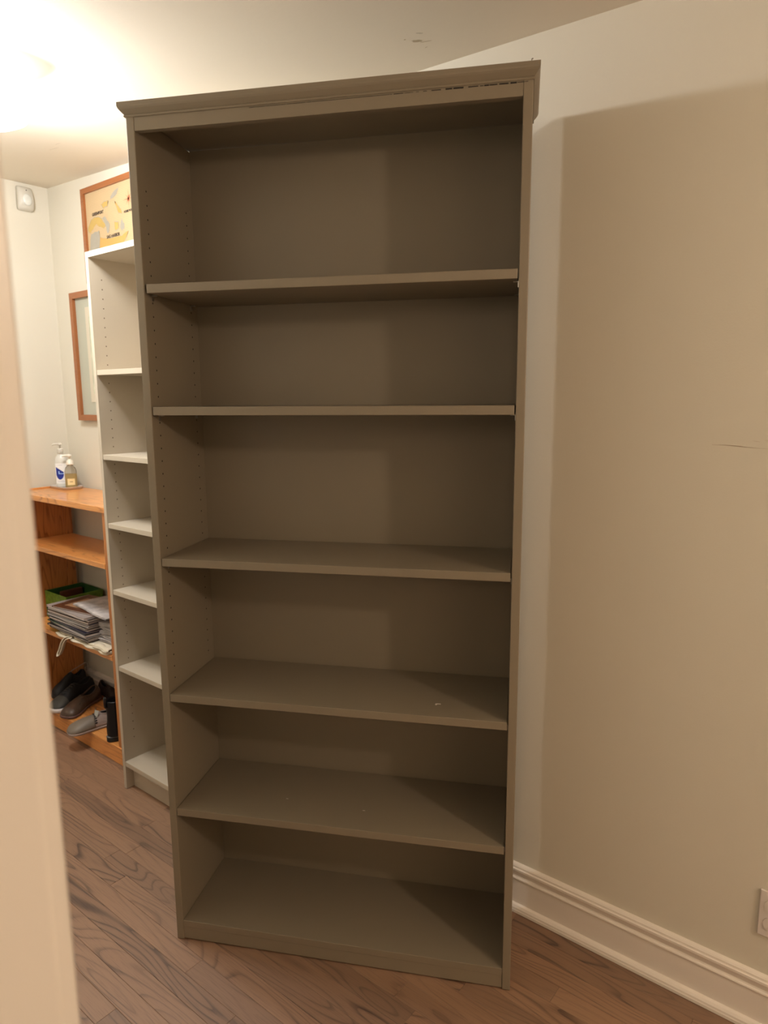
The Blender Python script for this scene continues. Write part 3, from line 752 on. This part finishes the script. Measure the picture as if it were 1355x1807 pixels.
cloth('lower_fold', -.20, .235, -.128, .13, lambda s, t: .0006+.0012*(1+math.sin(s*21+t*3)), .005, tt)
cloth('upper_fold', -.19, .235, -.112, .125, lambda s, t: .0085+.0012*(1+math.sin(s*17+2-t*4)), .005, tt)
# rolled hem at the right
def roll(name, x0, x1, yc, zc_, r, parent, sq=.62):
    bm = bmesh.new(); rings = []
    for i in range(15):
        s = i/14; x = x0+(x1-x0)*s; rad = r*(.85+.15*math.sin(s*9))
        ring = []
        for k_ in range(26):
            t = R(-200+k_*20); rr_ = rad*(1-.5*k_/26); ring.append((x, yc+rr_*math.cos(t)+.003*math.sin(6*s), zc_+rr_*sq*math.sin(t)))
        for k_ in range(25, -1, -1):
            t = R(-200+k_*20); rr_ = rad*(1-.5*k_/26)-.0035; ring.append((x, yc+rr_*math.cos(t)+.003*math.sin(6*s), zc_+rr_*sq*math.sin(t)))
        rings.append(ring)
    loft(bm, rings); return finish(name, bm, m_cloth, parent, True)
roll('rolled_edge', .125, .236, -.112, .0165, .022, tt)
# strap loop hanging over the front edge
pts = [(-.060, -.085, .016), (-.085, -.112, .013), (-.105, -.128, .004), (-.118, -.136, -.018), (-.128, -.140, -.045), (-.136, -.146, -.066), (-.128, -.152, -.074),
       (-.112, -.150, -.066), (-.100, -.144, -.040), (-.090, -.140, -.015), (-.078, -.132, .006), (-.060, -.115, .012)]
def smooth_pts(p, n=4):
    out = []; P = [Vector(q) for q in p]
    for i in range(len(P)-1):
        p0, p1, p2, p3 = P[max(i-1, 0)], P[i], P[i+1], P[min(i+2, len(P)-1)]
        for k_ in range(n):
            t = k_/n; out.append(.5*((2*p1)+(-p0+p2)*t+(2*p0-5*p1+4*p2-p3)*t*t+(-p0+3*p1-3*p2+p3)*t*t*t))
    out.append(P[-1]); return out
ribbon('strap', smooth_pts(pts), (.020, -.024, .002), .003, m_cloth, tt)

# ================================================================== SHOES
m_bsh = mat('black_suede', (0.010, 0.009, 0.009, 1), .65, bump=.2, bscale=200)
m_greyt = mat('dark_grey_toe', (0.050, 0.045, 0.036, 1), .6)
m_sole = mat('white_rubber', (0.72, 0.68, 0.68, 1), .5)
m_brn = mat('brown_leather_shoe', (0.085, 0.052, 0.034, 1), .38, bump=.15, bscale=120, var=.2, vscale=30)
m_brsole = mat('brown_rubber_sole', (0.13, 0.07, 0.06, 1), .55)
m_felt = mat('taupe_felt', (0.36, 0.28, 0.245, 1), .85, bump=.25, bscale=400)
m_felt2 = mat('grey_toe_cap', (0.20, 0.165, 0.13, 1), .5)
m_lin = mat('dark_lining', (0.008, 0.006, 0.005, 1), .9)
m_blk = mat('black_leather', (0.006, 0.0065, 0.008, 1), .25, bump=.08, bscale=90)
m_silver = mat('grey_satin_lining', (0.42, 0.42, 0.38, 1), .4)
m_darkbr = mat('dark_brown_suede', (0.022, 0.010, 0.007, 1), .6)
SS = [0.0, .02, .06, .13, .24, .38, .52, .66, .79, .89, .95, .985, 1.0]
WF = [.42, .56, .66, .71, .69, .66, .72, .86, .97, .93, .78, .52, .28]
def lerp(xs, ys, t):
    for i in range(len(xs)-1):
        if t <= xs[i+1]: return ys[i]+(ys[i+1]-ys[i])*(t-xs[i])/(xs[i+1]-xs[i])
    return ys[-1]
def shoe(name, label, cat, toe, heel, z, Wd, prof, sole_h, mu, ms_, style, group=None, mtoe=None, opn=(.04, .42), wide=.62):
    """toe/heel are (u, n) of the sole ends; prof = [(s, height)] of the upper above the sole"""
    tv, hv = Vector((toe[0], -toe[1])), Vector((heel[0], -heel[1])); L_ = (tv-hv).length; rz = math.atan2(*(tv-hv).yx)
    t = thing(name, label, cat, (hv.x, hv.y, z), rz, group)
    px, pz = [p[0] for p in prof], [p[1] for p in prof]
    hw = Wd/2
    def w_at(s): return hw*lerp(SS, WF, s)
    def out(s, g, zz): return None
    # sole
    bm = bmesh.new(); N_ = 40
    def outline(grow, zz):
        pts = []
        for q in range(N_):
            a = 2*math.pi*q/N_; s = .5-.5*math.cos(a) if True else 0; sg = 1 if a < math.pi else -1
            s = min(1, max(0, s)); asym = .10*hw*math.sin(math.pi*s)*(-1)
            pts.append((s*L_+(grow if s > .5 else -grow)*abs(math.cos(a)), sg*(w_at(s)*math.sqrt(max(0.02, abs(math.sin(a))**.5)) if s in (0, 1) else sg*0+w_at(s))+asym+sg*grow, zz))
        return pts
    loft(bm, [outline(-.003, .0006), outline(.001, .003), outline(.002, sole_h*.6), outline(.001, sole_h)])
    finish('sole', bm, ms_, t, True)
    # upper
    bm = bmesh.new(); rings = []
    for s in [i/48 for i in range(49)]:
        w_ = w_at(s)-.001; h = lerp(px, pz, s); asym = -.10*hw*math.sin(math.pi*s); ring = []
        for q in range(29):
            a = math.pi*q/28; cy_ = math.copysign(abs(math.cos(a))**.75, math.cos(a)); sz = math.sin(a)**.8
            pinch = 1-.28*(sz**2)*(1 if s < .45 else .6)
            z_ = sole_h-.001+h*sz
            e_ = ((s-(opn[0]+opn[1])/2)/((opn[1]-opn[0])/2))**2+(cy_*pinch/wide)**2      # foot opening sunk into the upper
            if e_ < 1: z_ -= min(.040, h*.62)*min(1.0, (1-e_)*3.0)
            ring.append((s*L_, asym+cy_*w_*pinch, z_))
        rings.append(ring)
    loft(bm, rings)
    if mtoe:
        bm.faces.ensure_lookup_table()
        for f in bm.faces:
            if f.calc_center_median().x > .74*L_: f.material_index = 1
    up_ = finish('upper', bm, [mu, mtoe] if mtoe else mu, t, True)
    return t, L_, w_at, (lambda s: sole_h-.001+lerp(px, pz, s)), hw
def opening(t, L_, top, w_at, s0, s1, m_collar, tilt=0.0, lift=.001, wide=.62):
    """foot opening: dark lining and a padded collar around it"""
    bm = bmesh.new(); ring = []; n = 28; pts = []
    for q in range(n):
        a = 2*math.pi*q/n; s = (s0+s1)/2+(s1-s0)/2*math.cos(a); y = w_at(s)*wide*math.sin(a); pts.append(Vector((s*L_, y-.10*.045*math.sin(math.pi*s), top(s)-(top(s)-.016)*.25*abs(math.sin(a))**2+lift-.001)))
    vs = [bm.verts.new(p) for p in pts]; c = bm.verts.new(sum(pts, Vector())/n+Vector((0, 0, -.020)))
    cen = c.co.copy(); mid = [bm.verts.new(cen+(Vector(p)-cen)*.80+Vector((0, 0, -.012))) for p in pts]
    for q in range(n):
        bm.faces.new((vs[q], vs[(q+1) % n], mid[(q+1) % n], mid[q])); bm.faces.new((mid[q], mid[(q+1) % n], c))
    finish('lining', bm, m_lin, t, True)
    bm = bmesh.new(); rings = []
    for q in range(n+1):
        p = pts[q % n]; tg = (pts[(q+1) % n]-pts[(q-1) % n]).normalized(); a_ = tg.cross(Vector((0, 0, 1))).normalized(); b2_ = a_.cross(tg)
        rings.append([p+(a_*math.cos(k_*math.pi/4)+b2_*math.sin(k_*math.pi/4))*.0032 for k_ in range(8)])
    loft(bm, rings, cap=False); finish('collar', bm, m_collar, t, True)
FZ = 0.0783
sneak = [(0, .052), (.08, .066), (.2, .062), (.34, .060), (.45, .066), (.58, .056), (.72, .040), (.86, .030), (.95, .020), (1, .006)]
t, L_, wa, tp, hw = shoe('sneaker', 'black sneaker with grey toe and white rubber sole, toe at the front of the shelf', 'shoe', (-2.172, .302), (-2.256, .066), FZ, .096, sneak, .022, m_bsh, m_sole, '', 'shoes on the bottom board', m_greyt)
opening(t, L_, tp, wa, .04, .42, m_bsh)
for q in range(5):
    s = .47+q*.055; y = .016-.001*q
    tube('lace', [(s*L_, -y, tp(s)-.004), (s*L_+.003, -.006, tp(s)+.002), (s*L_+.003, .002, tp(s)+.0025), (s*L_, y-.008, tp(s)-.003)], .0017, m_greyt, t, 6)
t, L_, wa, tp, hw = shoe('sneaker', 'black sneaker with a grey heel tab, furthest left on the bottom board', 'shoe', (-2.318, .228), (-2.328, .060), FZ, .074, [(a, b*1.25) for a, b in sneak], .022, m_bsh, m_bsh, '', 'shoes on the bottom board')
opening(t, L_, tp, wa, .04, .42, m_bsh)
ribbon('heel_tab', smooth_pts([(.085, -.012, .090), (.060, -.012, .104), (.020, -.010, .116), (-.012, -.006, .124), (-.020, -.004, .112), (-.014, -.003, .085)]), (0, .016, .008), .003, mat('pale_grey_webbing', (.36, .31, .27, 1), .8), t)
moc = [(0, .050), (.08, .060), (.2, .052), (.34, .046), (.48, .048), (.6, .046), (.74, .038), (.88, .030), (.96, .020), (1, .006)]
t, L_, wa, tp, hw = shoe('moccasin', 'brown leather slip-on moccasin with raised toe seam on the bottom board', 'shoe', (-2.068, .296), (-2.165, .088), FZ, .092, moc, .014, m_brn, m_brsole, '', 'shoes on the bottom board', opn=(.04, .50))
opening(t, L_, tp, wa, .04, .50, m_brn)
pp = []
for q in range(19):
    a = R(-100+q*200/18); s = .70+.20*math.cos(a); y = wa(s)*.62*math.sin(a); pp.append((s*L_, y-.003, tp(s)-.004+.002-abs(math.sin(a))*.006))
tube('toe_seam', pp, .0022, m_brn, t, 6)
t, L_, wa, tp, hw = shoe('moccasin', 'dark brown moccasin lying by the wall behind the brown one', 'shoe', (-2.055, .040), (-2.225, .040), FZ, .062, [(a, b*.92) for a, b in moc], .008, m_darkbr, m_darkbr, '', 'shoes on the bottom board', opn=(.06, .50), wide=.5)
opening(t, L_, tp, wa, .06, .5, m_darkbr, wide=.5)
# taupe slingback clog overhanging the front edge
clog = [(0, .040), (.06, .066), (.15, .070), (.3, .062), (.42, .054), (.55, .046), (.7, .040), (.85, .030), (.95, .020), (1, .005)]
t, L_, wa, tp, hw = shoe('clog', 'taupe felt clog with stitched grey toe hanging over the front edge', 'shoe', (-1.922, .362), (-1.850, .125), FZ, .098, clog, .012, m_felt, m_felt, '', 'shoes on the bottom board', opn=(.10, .46))
opening(t, L_, tp, wa, .10, .46, m_felt)
bm = bmesh.new(); rings = []
for i in range(14):
    s = .56+.44*i/13; w_ = wa(s)+.0005; h = lerp([p[0] for p in clog], [p[1] for p in clog], s)+.0012; ring = []
    for q in range(17):
        a = math.pi*q/16; cy_ = math.copysign(abs(math.cos(a))**.75, math.cos(a)); sz = math.sin(a)**.8; pinch = 1-.28*(sz**2)*.6
        ring.append((s*L_+.0006*(i == 13), -.10*hw*math.sin(math.pi*s)+cy_*w_*pinch, .011+h*sz))
    rings.append(ring)
loft(bm, rings); finish('toe_cap', bm, m_felt2, t, True)
bm = bmesh.new()
for q in range(11):
    a = R(22+q*13.6); s = .548; w_ = wa(s); h = lerp([p[0] for p in clog], [p[1] for p in clog], s); cy_ = math.copysign(abs(math.cos(a))**.75, math.cos(a)); sz = math.sin(a)**.8
    p = Vector((s*L_, -.10*hw*math.sin(math.pi*s)+cy_*w_*(1-.17*sz*sz), .011+h*sz)); add_box(bm, p.x-.005, p.x+.004, p.y-.0016, p.y+.0016, p.z-.001, p.z+.0028)
st = finish('stitching', bm, m_lin, t); st['kind'] = 'stuff'
bm = bmesh.new(); rings = []
for i in range(9):
    a = R(-70+i*140/8); rings.append([(.50*L_+.012*math.cos(a), .026*math.sin(a)-.004, tp(.5)-.006), (.46*L_+.016*math.cos(a), .022*math.sin(a)-.004, tp(.46)+.018)])
loft(bm, rings, cap=False, closed=False); finish('tongue', bm, m_silver, t, True)
# black ankle boot, heel to the front
bo = thing('ankle_boot', 'black leather ankle boot standing heel-out beside the narrow bookcase', 'boot', (-1.722, -.258, FZ), R(84), 'shoes on the bottom board')
def ringe(cx, rx, ry, z, tilt=0.0, n=28): return [(cx+rx*math.cos(2*math.pi*q/n), ry*math.sin(2*math.pi*q/n), z+tilt*math.cos(2*math.pi*q/n)) for q in range(n)]
bm = bmesh.new()
loft(bm, [ringe(.012, .042, .034, .024), ringe(.014, .046, .037, .035), ringe(.014, .046, .036, .060), ringe(.012, .040, .032, .090, .002), ringe(.012, .039, .031, .120), ringe(.012, .042, .034, .150), ringe(.012, .042, .0345, .172, -.003), ringe(.012, .041, .0335, .177, -.003), ringe(.012, .038, .030, .172, -.003), ringe(.012, .034, .027, .120)], cap=False)
finish('shaft', bm, m_blk, bo, True)
bm = bmesh.new(); rings = []
for s, w_, h in ((0, .030, .05), (.2, .036, .062), (.4, .040, .052), (.6, .043, .040), (.8, .038, .034), (.93, .026, .026), (1, .008, .006)):
    rings.append([(.02+s*.15, w_*math.copysign(abs(math.cos(math.pi*q/12))**.8, math.cos(math.pi*q/12)), .021+h*math.sin(math.pi*q/12)**.8) for q in range(13)])
loft(bm, rings); finish('vamp', bm, m_blk, bo, True)
def bout(g, z):
    pts = []
    for q in range(36):
        a = 2*math.pi*q/36; x = .070+.105*math.cos(a); w_ = .037+.006*math.cos(a)-.004*math.cos(2*a); pts.append((x+g*math.cos(a), (w_+g)*math.copysign(abs(math.sin(a))**.7, math.sin(a)), z))
    return pts
bm = bmesh.new(); loft(bm, [bout(-.002, .0006), bout(0, .003), bout(0, .019), bout(-.002, .021)]); finish('sole', bm, mat('black_rubber', (.018, .019, .02, 1), .6), bo, True)
bm = bmesh.new(); loft(bm, [bout(.0004, .0205), bout(.0012, .0215), bout(.0012, .0235), bout(-.002, .0245)]); finish('welt', bm, mat('grey_welt', (.13, .14, .15, 1), .5), bo, True)
ribbon('pull_tab', smooth_pts([(-.034, 0, .150), (-.035, 0, .172), (-.034, 0, .192), (-.029, 0, .196), (-.025, 0, .190), (-.024, 0, .170)]), (0, .016, 0), .002, m_metal if False else m_blk, bo)
